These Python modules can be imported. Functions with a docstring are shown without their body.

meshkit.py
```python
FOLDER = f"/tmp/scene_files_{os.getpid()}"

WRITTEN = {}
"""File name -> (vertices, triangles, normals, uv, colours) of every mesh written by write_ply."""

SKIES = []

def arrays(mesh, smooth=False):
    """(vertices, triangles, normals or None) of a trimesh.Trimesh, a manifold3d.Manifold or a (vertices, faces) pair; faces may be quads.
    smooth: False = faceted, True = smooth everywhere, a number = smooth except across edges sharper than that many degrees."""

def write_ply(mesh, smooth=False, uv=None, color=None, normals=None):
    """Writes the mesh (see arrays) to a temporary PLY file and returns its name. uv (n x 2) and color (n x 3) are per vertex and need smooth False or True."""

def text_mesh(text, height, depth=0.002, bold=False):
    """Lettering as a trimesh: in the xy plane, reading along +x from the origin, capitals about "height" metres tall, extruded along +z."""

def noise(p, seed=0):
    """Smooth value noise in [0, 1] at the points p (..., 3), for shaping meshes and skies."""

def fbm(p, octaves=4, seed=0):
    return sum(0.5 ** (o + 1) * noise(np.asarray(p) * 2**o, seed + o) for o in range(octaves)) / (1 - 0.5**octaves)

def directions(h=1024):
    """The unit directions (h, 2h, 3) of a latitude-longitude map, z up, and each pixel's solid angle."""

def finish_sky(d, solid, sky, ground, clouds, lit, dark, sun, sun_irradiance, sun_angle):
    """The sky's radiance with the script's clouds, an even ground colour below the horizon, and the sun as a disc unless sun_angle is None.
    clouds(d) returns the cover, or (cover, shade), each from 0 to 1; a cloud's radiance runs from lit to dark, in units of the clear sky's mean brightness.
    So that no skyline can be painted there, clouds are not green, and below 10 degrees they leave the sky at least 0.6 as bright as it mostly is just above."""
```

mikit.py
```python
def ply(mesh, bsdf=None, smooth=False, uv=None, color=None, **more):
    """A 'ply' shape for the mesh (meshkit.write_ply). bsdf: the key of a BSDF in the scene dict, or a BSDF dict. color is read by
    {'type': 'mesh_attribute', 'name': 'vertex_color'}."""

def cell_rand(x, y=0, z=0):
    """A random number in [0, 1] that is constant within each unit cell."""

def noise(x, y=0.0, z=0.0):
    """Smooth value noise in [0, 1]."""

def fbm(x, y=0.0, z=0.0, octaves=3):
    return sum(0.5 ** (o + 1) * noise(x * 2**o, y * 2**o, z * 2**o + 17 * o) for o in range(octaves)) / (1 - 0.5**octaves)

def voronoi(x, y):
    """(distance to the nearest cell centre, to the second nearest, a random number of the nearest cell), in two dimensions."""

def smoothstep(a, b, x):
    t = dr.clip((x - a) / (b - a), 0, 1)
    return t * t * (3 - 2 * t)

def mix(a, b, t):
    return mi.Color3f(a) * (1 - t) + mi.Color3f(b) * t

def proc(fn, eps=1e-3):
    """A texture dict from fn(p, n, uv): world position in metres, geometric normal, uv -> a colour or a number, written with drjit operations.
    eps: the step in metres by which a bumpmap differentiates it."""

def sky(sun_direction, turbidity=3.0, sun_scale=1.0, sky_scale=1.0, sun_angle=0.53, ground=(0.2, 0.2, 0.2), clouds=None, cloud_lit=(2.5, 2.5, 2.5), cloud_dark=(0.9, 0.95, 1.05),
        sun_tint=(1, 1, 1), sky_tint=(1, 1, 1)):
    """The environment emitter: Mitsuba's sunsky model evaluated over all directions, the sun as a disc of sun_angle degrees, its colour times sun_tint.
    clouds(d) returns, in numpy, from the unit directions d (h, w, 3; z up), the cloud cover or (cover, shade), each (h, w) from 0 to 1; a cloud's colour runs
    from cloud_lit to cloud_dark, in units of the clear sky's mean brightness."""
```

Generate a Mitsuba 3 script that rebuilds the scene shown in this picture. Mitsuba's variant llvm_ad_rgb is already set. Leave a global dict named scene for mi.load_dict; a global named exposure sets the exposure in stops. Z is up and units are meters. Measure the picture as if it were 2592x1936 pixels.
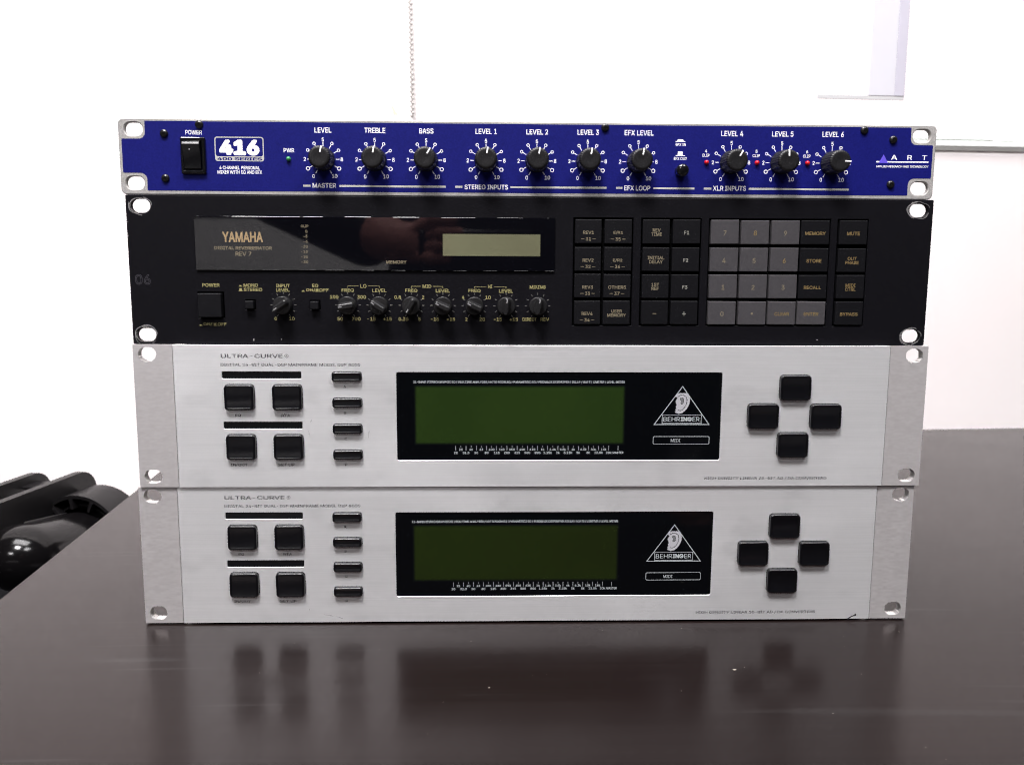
import math, numpy as np, trimesh, mitsuba as mi, drjit as dr
import mikit, meshkit
from mikit import noise, fbm, smoothstep, mix
from shapely import affinity
from shapely.geometry import Polygon, Point, box, LineString
from shapely.ops import unary_union
T = mi.ScalarTransform4f
rng = np.random.default_rng(7)
scene, labels = {}, {}

# ------------------------------------------------------------------ camera, lamps, exposure
exposure = 0.3
CAM = np.array([-0.026555, -0.524362, 0.227534])
FWD = np.array([0.0272156, 0.9896338, -0.1410115]); UP = np.array([-0.0009464, 0.1410892, 0.9899964])
scene['camera'] = {'type': 'thinlens', 'aperture_radius': 0.0007, 'focus_distance': 0.53, 'fov': 61.05, 'fov_axis': 'x', 'near_clip': 0.01, 'far_clip': 50.0,
                   'to_world': T().look_at(origin=CAM.tolist(), target=(CAM + FWD).tolist(), up=UP.tolist())}
LAMPS = [  # centre, half size x, half size y, radiance: square ceiling panels, all out of the frame
    ((-0.33, -0.85, 1.85), 0.22, 0.22, (98.0, 94.6, 96.6)),
    ((-1.00, -2.50, 1.85), 0.30, 0.30, (34.0, 32.8, 33.4)),  # added unseen fill; lights the panel behind the camera and the fronts
    ((0.75, -0.85, 1.85), 0.30, 0.30, (22.0, 21.6, 22.0)),  # added unseen fill that lightens the centre and right
    ((-0.30, 0.02, 1.85), 0.60, 0.30, (18.0, 17.5, 17.6)),
]


# ------------------------------------------------------------------ materials
def bs(name, color, rough=0.5, metal=0.0, spec=0.5, bump=None, bscale=1.0, **kw):
    c = color if isinstance(color, dict) else {'type': 'rgb', 'value': list(color)}
    r = rough if isinstance(rough, dict) else float(rough)
    d = {'type': 'principled', 'base_color': c, 'roughness': r, 'metallic': float(metal), 'specular': float(spec), **kw}
    if bump is not None:
        d = {'type': 'bumpmap', 'arbitrary': bump, 'scale': bscale, 'bsdf': d}
    scene[name] = {'type': 'twosided', 'bsdf': d}
    return name


P = mikit.proc
wall_m = bs('m_wall', P(lambda p, n, uv: mix((0.835, 0.785, 0.775), (0.875, 0.83, 0.815), fbm(p.x * 3, p.z * 3, p.y * 3))), 0.85, spec=0.2)
white_m = bs('m_white_paint', (0.82, 0.85, 0.82), 0.5)
lilac_m = bs('m_pale_lilac', (0.60, 0.595, 0.635), 0.8, spec=0.2)
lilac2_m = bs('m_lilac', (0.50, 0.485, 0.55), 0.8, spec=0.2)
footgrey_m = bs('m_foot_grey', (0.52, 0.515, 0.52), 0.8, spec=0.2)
stain_m = bs('m_stain', (0.62, 0.50, 0.42), 0.9, spec=0.1)
bead_m = bs('m_bead', (0.42, 0.40, 0.38), 0.35)
floor_m = bs('m_floor', P(lambda p, n, uv: mix((0.10, 0.10, 0.11), (0.16, 0.155, 0.15), noise(p.x * 300, p.y * 300))), 0.95, spec=0.1)
cupb_m = bs('m_cupboard', (0.02, 0.018, 0.017), 0.6)
pale_m = bs('m_partition', (0.78, 0.77, 0.76), 0.8)


def table_col(p, n, uv):
    g = noise(p.x * 6, p.y * 420, 3.0) * 0.6 + noise(p.x * 18, p.y * 1500, 5.0) * 0.4
    s = smoothstep(0.86, 0.97, noise(p.x * 7 + p.y * 9, p.y * 260 + p.x * 14 * p.x, 9.0)) * smoothstep(0.35, 0.7, fbm(p.x * 5, p.y * 7, 3.0))
    return mix((0.0042, 0.0025, 0.0024), (0.0068, 0.0044, 0.0042), g) + mi.Color3f(0.006) * s


def table_rough(p, n, uv):
    return 0.17 + 0.06 * fbm(p.x * 9, p.y * 9, 1.0) + 0.05 * noise(p.x * 12, p.y * 700, 2.0)


table_m = bs('m_table', P(table_col), P(table_rough), spec=0.18, spec_tint=0.45)
table_edge_m = bs('m_table_edge', (0.02, 0.017, 0.017), 0.4)


def alu_col(p, n, uv):
    b = noise(p.x * 18, p.z * 1500, 1.0) * 0.45 + noise(p.x * 60, p.z * 4200, 2.0) * 0.35 + noise(p.x * 1600, p.z * 1600, 6.0) * 0.20
    d = fbm(p.x * 11, p.z * 16, 4.0) * 0.6 + fbm(p.x * 45 + 3, p.z * 30, 8.0) * 0.4
    c = mix((0.745, 0.755, 0.755), (0.925, 0.93, 0.93), b * 0.5 + d * 0.5)
    smudge = smoothstep(0.62, 0.80, fbm(p.x * 30 + 11, p.z * 42, 2.0)) * (0.5 + 0.5 * noise(p.x * 260, p.z * 700, 3.0))
    return c * (1 - 0.10 * smudge)


def alu_rough(p, n, uv):
    return 0.34 + 0.08 * noise(p.x * 18, p.z * 1500, 7.0) + 0.10 * smoothstep(0.45, 0.75, fbm(p.x * 14 + 5, p.z * 20, 9.0))


alu_m = bs('m_brushed_aluminium', P(alu_col), P(alu_rough), metal=0.6, spec=0.5)
ear_m = bs('m_ear', P(lambda p, n, uv: mix((0.44, 0.42, 0.415), (0.54, 0.525, 0.52), fbm(p.x * 300, p.z * 900, p.y * 300))), 0.5, metal=0.45)
bare_m = bs('m_bare_metal', (0.86, 0.85, 0.83), 0.3, metal=0.8)
powder_m = bs('m_powder_grey', P(lambda p, n, uv: mix((0.22, 0.215, 0.205), (0.36, 0.35, 0.335), noise(p.x * 2200, p.z * 2200, p.y * 2200))), 0.55)
blue_m = bs('m_blue', P(lambda p, n, uv: mix((0.0034, 0.0046, 0.090), (0.0056, 0.0075, 0.130), noise(p.x * 1500, p.z * 1500, 0.5))), 0.55, spec=0.12)
black_m = bs('m_black_paint', P(lambda p, n, uv: mix((0.0020, 0.0018, 0.0030), (0.0040, 0.0038, 0.0056), noise(p.x * 1200, p.z * 1200, 0.5))), 0.6, spec=0.10)
key_m = bs('m_key_black', (0.0042, 0.0042, 0.0054), 0.5, spec=0.15)
keygrey_m = bs('m_key_grey', P(lambda p, n, uv: mix((0.043, 0.041, 0.045), (0.058, 0.055, 0.058), noise(p.x * 1200, p.z * 1200, 0.5))), 0.5, spec=0.15)
rubber_m = bs('m_knob_black', P(lambda p, n, uv: mix((0.0055, 0.0054, 0.0060), (0.0115, 0.0112, 0.0125), noise(p.x * 1800, p.z * 1800, p.y * 1800))), 0.42, spec=0.3)
yknob_m = bs('m_small_knob', (0.009, 0.009, 0.0095), 0.33, spec=0.5)
gloss_m = bs('m_black_gloss', (0.004, 0.0042, 0.005), 0.16, spec=0.5)
button_m = bs('m_button', (0.0035, 0.0035, 0.0045), 0.2, spec=0.4)
acryl_m = bs('m_black_acrylic', (0.0022, 0.0022, 0.0035), 0.02, spec=0.5)
panel_acryl_m = bs('m_display_acrylic', (0.002, 0.0023, 0.003), 0.05, spec=0.25)
screw_m = bs('m_screw', (0.012, 0.012, 0.013), 0.25, metal=0.3, spec=0.6)
hole_m = bs('m_dark', (0.002, 0.002, 0.0022), 0.8, spec=0.1)
chassis_m = bs('m_chassis', (0.03, 0.03, 0.03), 0.5)
ink_white = bs('m_ink_white', (0.78, 0.78, 0.80), 0.6)
ink_grey = bs('m_ink_grey', (0.36, 0.36, 0.38), 0.6)
ink_blue = bs('m_ink_blue', (0.02, 0.022, 0.20), 0.6)
ink_violet = bs('m_ink_violet', (0.10, 0.065, 0.55), 0.6)
ink_gold = bs('m_ink_gold', (0.28, 0.20, 0.105), 0.6)
ink_yellow = bs('m_ink_yellow', (0.27, 0.245, 0.10), 0.6)
ink_tan = bs('m_ink_tan', (0.16, 0.135, 0.085), 0.6)
ink_amber = bs('m_ink_amber', (0.16, 0.11, 0.04), 0.6)
ink_cool = bs('m_ink_cool', (0.22, 0.22, 0.19), 0.6)
ink_dark = bs('m_ink_dark', (0.035, 0.035, 0.04), 0.6)
ink_display = bs('m_ink_display', (0.36, 0.39, 0.40), 0.6)
ink_faint = bs('m_ink_faint', (0.045, 0.042, 0.052), 0.6)
line_m = bs('m_ink_line', (0.40, 0.40, 0.37), 0.6)
pointer_m = bs('m_pointer', (0.82, 0.82, 0.82), 0.5)
ypointer_m = bs('m_small_pointer', (0.25, 0.25, 0.25), 0.5)
led_green = bs('m_led_green', (0.035, 0.22, 0.07), 0.2)
led_red = bs('m_led_red', (0.50, 0.008, 0.012), 0.2)
chair_m = bs('m_chair', (0.006, 0.0055, 0.006), 0.36, spec=0.22)
chair_gloss_m = bs('m_chair_gloss', (0.003, 0.0027, 0.003), 0.15, spec=0.25)
dust_m = bs('m_dust', (0.22, 0.20, 0.165), 0.9)


def lcd_fn(x0, x1, z0, z1, c, e):
    def fn(p, n, uv):
        a = smoothstep(0, e, p.x - x0) * smoothstep(0, e, x1 - p.x) * smoothstep(0, e, p.z - z0) * smoothstep(0, e, z1 - p.z)  # edges fade dark, painting in the shading of a recessed bezel
        g = fbm(p.x * 22, p.z * 22, 3.0)
        return mix((0.003, 0.0035, 0.004), mix(c[0], c[1], g), a)
    return P(fn)


# ------------------------------------------------------------------ helpers
def numbered(key):
    if key not in scene and key not in labels and not any(k.startswith(key + '__') for k in scene):
        return key
    i = 1
    while f'{key}_{i:03d}' in scene or f'{key}_{i:03d}' in labels or any(k.startswith(f'{key}_{i:03d}__') for k in scene):
        i += 1
    return f'{key}_{i:03d}'


def obj(name, mesh, m, parent=None, smooth=False, label=None, kind=None, category=None, group=None):
    key = numbered((parent + '__' if parent else '') + name)
    if isinstance(mesh, list):
        mesh = trimesh.util.concatenate(mesh)
    scene[key] = mikit.ply(mesh, m, smooth=smooth)
    d = {k: v for k, v in dict(label=label, kind=kind, category=category, group=group).items() if v}
    if d:
        labels[key] = d
    return key


def thing(name, label, category, group=None):
    key = numbered(name)
    labels[key] = {'label': label, 'category': category}
    if group:
        labels[key]['group'] = group
    return key


_tc = {}


def glyphs(text, bold=False, fat=0.0):
    """The lettering as flat polygons (capitals one unit tall)."""
    k = (text, bold, fat)
    if k not in _tc:
        m = meshkit.text_mesh(text, 1.0, 0.1, bold=bold)
        top = m.triangles[m.face_normals[:, 2] > 0.9][:, :, :2]
        g = unary_union([Polygon(t).buffer(1e-4) for t in top])
        if fat:
            g = g.buffer(fat, join_style='mitre')
        _tc[k] = g
    return _tc[k]


def polys(g):
    return [x for x in getattr(g, 'geoms', [g]) if x.geom_type == 'Polygon' and x.area > 1e-9]


def ext(g, d, p0=0.0):
    """Extrude polygon(s) in (u, v) by d towards the viewer from p0 (all millimetres)."""
    ms = [trimesh.creation.extrude_polygon(x, d, engine='earcut') for x in polys(g)]
    m = trimesh.util.concatenate(ms)
    m.apply_translation([0, 0, p0])
    return m


def txt(text, x0, x1, y0, y1, bold=False, fat=0.0):
    fat = fat or (0.0 if bold else min(0.03, 0.06 / max(y1 - y0, 1.0)))
    g = glyphs(text, bold, fat)
    a = g.bounds
    g = affinity.translate(g, -a[0], -a[1])
    g = affinity.scale(g, (x1 - x0) / (a[2] - a[0]), (y1 - y0) / (a[3] - a[1]), origin=(0, 0))
    return affinity.translate(g, x0, y0)


def ctxt(text, cx, cy, h, wf=1.0, bold=False, w=None):
    g = glyphs(text, bold, 0.0)
    a = g.bounds
    w = w or (a[2] - a[0]) * h * wf
    return txt(text, cx - w / 2, cx + w / 2, cy - h / 2, cy + h / 2, bold)


def rrect(x0, x1, y0, y1, r):
    return box(x0 + r, y0 + r, x1 - r, y1 - r).buffer(r, quad_segs=6)


def obround(cx, cy, w, h):
    return LineString([(cx - (w - h) / 2, cy), (cx + (w - h) / 2, cy)]).buffer(h / 2, quad_segs=12)


def seg(x0, y0, x1, y1, w):
    return LineString([(x0, y0), (x1, y1)]).buffer(w / 2, cap_style='flat')


def ring(cx, cy, r, w):
    return Point(cx, cy).buffer(r + w / 2, quad_segs=6).difference(Point(cx, cy).buffer(r - w / 2, quad_segs=6))


def loft(rings, close=True):
    """Rings of equally many points (n, 3), bottom to top; the last is closed with a fan."""
    n = len(rings[0])
    v = [np.asarray(r, float) for r in rings]
    f = []
    for k in range(len(rings) - 1):
        a, b = k * n, (k + 1) * n
        for i in range(n):
            j = (i + 1) % n
            f += [[a + i, a + j, b + j], [a + i, b + j, b + i]]
    vv = np.vstack(v)
    if close:
        c = len(vv)
        vv = np.vstack([vv, v[-1].mean(0)])
        a = (len(rings) - 1) * n
        f += [[a + i, a + (i + 1) % n, c] for i in range(n)]
    return trimesh.Trimesh(vv, f, process=False)


def rr_pts(w, h, r, seg_=5, side=0):
    """A rounded rectangle from the right edge upwards, with side extra points along each upright edge."""
    pts = []
    for q, (cx, cy, a0) in enumerate(((w / 2 - r, h / 2 - r, 0), (-w / 2 + r, h / 2 - r, 90), (-w / 2 + r, -h / 2 + r, 180), (w / 2 - r, -h / 2 + r, 270))):
        for k in range(seg_ + 1):
            a = math.radians(a0 + 90 * k / seg_)
            pts.append((cx + r * math.cos(a), cy + r * math.sin(a)))
        if q in (1, 3):
            for k in range(1, side + 1):
                t = k / (side + 1)
                pts.append((cx + (-r if q == 1 else r), cy * (1 - 2 * t)))
    return np.array(pts)


def cap_block(w, h, r, H, bevel, dish=0.0, rim=0.0, p0=-1.0):
    """A key cap: side walls, rounded bevel, and a face that may be dished from top to bottom."""
    side = 7 if dish else 0

    def at(d, z):
        q = rr_pts(w - 2 * d, h - 2 * d, max(r - d, 0.05), 5, side)
        return np.column_stack([q, np.full(len(q), z)])
    rs = [at(0, p0), at(0, H - bevel)]
    for k in range(1, 4):
        a = math.radians(30 * k)
        rs.append(at(bevel * (1 - math.cos(a)), H - bevel + bevel * math.sin(a)))
    if not dish:
        return loft(rs)
    rs.append(at(bevel + rim, H))
    d0 = bevel + rim + 0.25
    q = at(d0, 0)
    hh = h / 2 - d0
    q[:, 2] = H - 0.12 - dish * (1 - (q[:, 1] / hh) ** 2)
    rs.append(q)
    m = loft(rs, close=False)
    right = sorted([tuple(x) for x in q if x[0] > 0], key=lambda x: x[1])
    v, f = [], []
    for x in right:
        v += [[-x[0], x[1], x[2]], [0, x[1], x[2]], [x[0], x[1], x[2]]]
    for i in range(len(right) - 1):
        for k in range(2):
            a_ = 3 * i + k
            f += [[a_, a_ + 1, a_ + 4], [a_, a_ + 4, a_ + 3]]
    return trimesh.util.concatenate([m, trimesh.Trimesh(v, f, process=False)])


def lathe(profile, n=40, flute=0.0, teeth=0):
    """profile: (r, p) from bottom to top, in mm, about the panel normal."""
    a = np.arange(n) * 2 * np.pi / n
    rs = []
    for r, z in profile:
        k = 1 + (flute / max(r, 0.1) * np.cos(a * teeth) if teeth and r > 1 else 0)
        rs.append(np.column_stack([r * k * np.cos(a), r * k * np.sin(a), np.full(n, z)]))
    return loft(rs)


BASIS = np.array([[1, 0, 0, 0], [0, 0, -1, 0], [0, 1, 0, 0], [0, 0, 0, 1.0]])


class Unit:
    """One rack unit; meshes are given in millimetres (u right, v up, p towards the viewer) and stand in the world in metres."""

    def __init__(self, name, label, category, xo, yo, z0, group=None):
        self.key = thing(name, label, category, group)
        self.m = np.diag([0.001, 0.001, 0.001, 1.0]) @ trimesh.transformations.translation_matrix([xo, yo, z0]) @ BASIS

    def put(self, name, mesh, m, sub=None, smooth=False, label=None, at=None, rot=0.0, kind=None):
        if isinstance(mesh, list):
            mesh = trimesh.util.concatenate(mesh)
        mesh = mesh.copy()
        if rot:
            mesh.apply_transform(trimesh.transformations.rotation_matrix(math.radians(rot), [0, 0, 1]))
        if at is not None:
            mesh.apply_translation(at)
        mesh.apply_transform(self.m)
        return obj(name, mesh, m, sub or self.key, smooth, label, kind)

    def ink(self, name, shapes, m, p=0.0, sub=None, d=0.03, label=None):
        return self.put(name, ext(unary_union(shapes), d, p), m, sub, label=label)


def inks(U, name, shapes, m, p=0.0, sub=None):
    for g in shapes:
        U.ink(name, [g], m, p, sub)


def bx(x0, x1, y0, y1, z0, z1):
    m = trimesh.creation.box(extents=[x1 - x0, y1 - y0, z1 - z0])
    m.apply_translation([(x0 + x1) / 2, (y0 + y1) / 2, (z0 + z1) / 2])
    return m


def bevel_box(x0, x1, y0, y1, z0, z1, b):
    pts = []
    for x, sx in ((x0, 1), (x1, -1)):
        for y, sy in ((y0, 1), (y1, -1)):
            for z, sz in ((z0, 1), (z1, -1)):
                pts += [(x + sx * b, y + sy * b, z), (x + sx * b, y, z + sz * b), (x, y + sy * b, z + sz * b)]
    return trimesh.convex.convex_hull(np.array(pts))


def plate(poly, d, p0, b=0.4):
    """A plate of thickness d whose front edge is broken by a chamfer b; front face at p0 + d."""
    out = [ext(poly, d - b, p0)]
    inner = poly.buffer(-b, join_style='mitre')
    n = [ext(inner, 0.01, p0 + d - 0.01)]

    def band(ra, rb):
        a, c = np.array(ra.coords)[:-1], np.array(rb.coords)[:-1]
        if len(a) != len(c):
            return None
        k = np.argmin(((c - a[0]) ** 2).sum(1))
        c = np.roll(c, -k, 0)
        m = len(a)
        v = np.vstack([np.column_stack([a, np.full(m, p0 + d - b)]), np.column_stack([c, np.full(m, p0 + d)])])
        f = []
        for i in range(m):
            j = (i + 1) % m
            f += [[i, j, m + j], [i, m + j, m + i]]
        return trimesh.Trimesh(v, f, process=False)
    o = band(poly.exterior, inner.exterior)
    if o is None:
        return ext(poly, d, p0)
    out.append(o)
    for h in poly.interiors:
        best = min(inner.interiors, key=lambda q: Polygon(q).centroid.distance(Polygon(h).centroid))
        o = band(h, best)
        if o is None:
            return ext(poly, d, p0)
        out.append(o)
    return trimesh.util.concatenate(out + n)


# ------------------------------------------------------------------ the setting
def wxy(s, off):
    """A point s metres along the wall, off metres in front of it (towards the room)."""
    a = math.atan(0.07)
    return np.array([s * math.cos(a) + off * math.sin(a), 0.70 + s * math.sin(a) - off * math.cos(a)])


WR = T().translate([0, 0.70, 0]).rotate([0, 0, 1], math.degrees(math.atan(0.07)))
WM = np.array(WR.matrix)


def wall_box(s0, s1, o0, o1, z0, z1, b=0.001):
    m = bevel_box(s0, s1, -o1, -o0, z0, z1, b)
    m.apply_transform(WM)
    return m


obj('wall', wall_box(-2.6, 2.6, -0.12, 0.0, -0.728, 2.1), wall_m, kind='structure', label='plain white painted wall behind the table')
obj('floor', bx(-2.6, 2.6, -4.2, 1.1, -0.75, -0.73), floor_m, kind='structure', label='grey carpet floor below the table')

# ------------------------------------------------------------------ lamps (above the frame)
LAMP_LABELS = ['small bright ceiling light panel above the camera', 'white ceiling light panel far behind the camera', 'white ceiling light panel over the right side of the table', 'wide white ceiling light panel above the stack of units']
for c, hx, hy, rad in LAMPS:
    lamp = thing('ceiling_lamp', LAMP_LABELS.pop(0), 'lamp', 'ceiling light panels')
    k = obj('diffuser', trimesh.Trimesh([[-hx, -hy, 0], [-hx, hy, 0], [hx, hy, 0], [hx, -hy, 0]], [[0, 1, 2], [0, 2, 3]]).apply_translation(c), white_m, lamp)
    scene[k]['emitter'] = {'type': 'area', 'radiance': {'type': 'rgb', 'value': list(rad)}}
    f = [bx(c[0] - hx - .02, c[0] - hx, c[1] - hy - .02, c[1] + hy + .02, c[2] - .01, c[2] + .05), bx(c[0] + hx, c[0] + hx + .02, c[1] - hy - .02, c[1] + hy + .02, c[2] - .01, c[2] + .05),
         bx(c[0] - hx, c[0] + hx, c[1] - hy - .02, c[1] - hy, c[2] - .01, c[2] + .05), bx(c[0] - hx, c[0] + hx, c[1] + hy, c[1] + hy + .02, c[2] - .01, c[2] + .05),
         bx(c[0] - hx, c[0] + hx, c[1] - hy, c[1] + hy, c[2] + .02, c[2] + .05)]
    obj('housing', f, white_m, lamp)

# added pale panel behind the camera: shows in shiny windows and lights the fronts
obj('partition', bevel_box(-2.6, 0.6, -3.6, -3.5, 0.06, 0.40, 0.003), pale_m, kind='structure', label='low pale partition on the far side of the room')
obj('cupboard', bevel_box(-2.6, 0.6, -3.9, -3.45, -0.729, 0.058, 0.003), cupb_m, label='dark low cupboards on the far side of the room', category='cupboard')  # added dark mass, keeps lower reflections in buttons and displays dark

# ------------------------------------------------------------------ the seated photographer, seen only as a dark reflection in the shiny windows
import manifold3d as m3
cloth_m = bs('m_dark_cloth', (0.006, 0.006, 0.007), 0.9, spec=0.05)
skin_m = bs('m_skin', (0.22, 0.10, 0.09), 0.6, spec=0.15)
hair_m = bs('m_hair', (0.02, 0.014, 0.010), 0.6)
phone_m = bs('m_phone', (0.006, 0.006, 0.007), 0.15)


def chain(*runs, grow=0.0, cell=0.02):
    """One continuous skin round chains of (x, y, z, radius) joints."""
    def ball(j):
        return m3.Manifold.sphere(j[3] + grow, 20).translate(list(j[:3]))
    parts = []
    for run in runs:
        bl = [ball(j) for j in run]
        parts += [m3.Manifold.batch_hull([a_, b_]) for a_, b_ in zip(bl, bl[1:])] if len(bl) > 1 else bl
    m = m3.Manifold.batch_boolean(parts, m3.OpType.Add).refine_to_length(cell).to_mesh()
    t = trimesh.Trimesh(m.vert_properties[:, :3], m.tri_verts)
    trimesh.smoothing.filter_taubin(t, iterations=8)
    return t


PX, PY = 0.05, -0.93
torso = [[(PX - .09, PY, -.16, .12), (PX - .13, PY + .02, .06, .12), (PX - .12, PY + .03, .27, .10)], [(PX + .09, PY, -.16, .12), (PX + .13, PY + .02, .06, .12), (PX + .12, PY + .03, .27, .10)],
         [(PX - .13, PY + .02, .06, .12), (PX + .13, PY + .02, .06, .12)], [(PX - .12, PY + .03, .27, .10), (PX + .12, PY + .03, .27, .10)], [(PX - .09, PY, -.16, .12), (PX + .09, PY, -.16, .12)],
         [(PX - .15, PY + .02, .335, .065), (PX + .15, PY + .02, .335, .065)], [(PX, PY + .02, .34, .07), (PX, PY + .03, .46, .05)]]
armL = [(PX - .19, PY + .02, .325, .062), (PX - .40, PY + .14, .335, .045), (-.150, -.585, .250, .029)]
armR = [(PX + .19, PY + .02, .325, .062), (PX + .37, PY + .14, .200, .045), (PX + .24, PY + .36, -.075, .029)]
legs = [[(PX + sx * .09, PY, -.17, .10), (PX + sx * .15, PY + .42, -.17, .062), (PX + sx * .13, PY + .40, -.64, .045)] for sx in (-1, 1)]
head = [[(PX, PY + .05, .60, .078), (PX, PY + .065, .535, .060)], [(PX, PY + .03, .615, .088)], [(PX, PY + .105, .515, .030)], [(PX, PY + .135, .575, .010), (PX, PY + .150, .550, .014)], [(PX - .088, PY + .03, .575, .012), (PX - .088, PY + .025, .555, .010)], [(PX + .088, PY + .03, .575, .012), (PX + .088, PY + .025, .555, .010)]]
hands = []
for sx, wx, wy, wz in ((-1, -.150, -.585, .250), (1, PX + .24, PY + .36, -.075)):
    tip = -1 * sx
    hands.append([(wx, wy, wz, .026), (wx + tip * .035, wy + .025, wz - .005, .024)])
    for k, (dz, ln) in enumerate(((.022, .030), (.007, .036), (-.008, .033), (-.022, .026))):
        hands.append([(wx + tip * .035, wy + .030, wz - .005 + dz * .7, .010), (wx + tip * (.035 + ln * .8), wy + .058, wz + dz, .0088), (wx + tip * (.040 + ln * 1.3), wy + .050, wz + dz, .0078)])
    hands.append([(wx + tip * .010, wy + .018, wz - .018, .012), (wx + tip * .045, wy + .012, wz + .020, .010), (wx + tip * .068, wy + .022, wz + .022, .0085)])
per = thing('person', 'seated person in dark clothes holding up a phone in one hand', 'person')
obj('body', chain(*torso, armL, armR, *legs, *head, *hands, cell=0.012), skin_m, per, smooth=True)
obj('jacket', chain(*torso[:6], armL[:2] + [(-.185, -.625, .262, .036)], armR[:2] + [(PX + .25, PY + .33, -.04, .036)], grow=0.010), cloth_m, per, smooth=True)
obj('trousers', chain(*[l[:2] + [(l[2][0], l[2][1], -.60, .05)] for l in legs], [(PX - .09, PY, -.17, .12), (PX + .09, PY, -.17, .12)], grow=0.012), cloth_m, per, smooth=True)
for sx in (-1, 1):
    obj('shoe', chain([(PX + sx * .13, PY + .39, -.69, .036), (PX + sx * .135, PY + .50, -.70, .028)], [(PX + sx * .13, PY + .40, -.64, .05), (PX + sx * .13, PY + .39, -.69, .036)]), cloth_m, per, smooth=True)
obj('hair', chain([(PX, PY + .005, .640, .082), (PX, PY - .015, .58, .075)], [(PX, PY + .06, .668, .05)]), hair_m, per, smooth=True)
for sx in (-1, 1):
    obj('eye', trimesh.creation.icosphere(subdivisions=2, radius=.012).apply_translation([PX + sx * .032, PY + .113, .592]), white_m, per, smooth=True)
obj('mouth', bevel_box(PX - .022, PX + .022, PY + .128, PY + .134, .520, .527, .002), stain_m, per)
ph = thing('phone', 'black phone held up in one hand', 'phone')
obj('phone_case', bevel_box(-.110, .028, -.540, -.530, .198, .262, .003), phone_m, ph)
st = thing('stool', 'black stool under the seated person', 'stool')
obj('seat', bevel_box(PX - .2, PX + .2, PY - .2, PY + .18, -.345, -.295, .015), cloth_m, st)
for sx in (-1, 1):
    for sy in (-1, 1):
        obj('leg', trimesh.creation.cylinder(radius=.014, segment=[[PX + sx * .16, PY + sy * .15, -.345], [PX + sx * .18, PY + sy * .17, -.73]], sections=16), chair_m, st, smooth=40)

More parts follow.
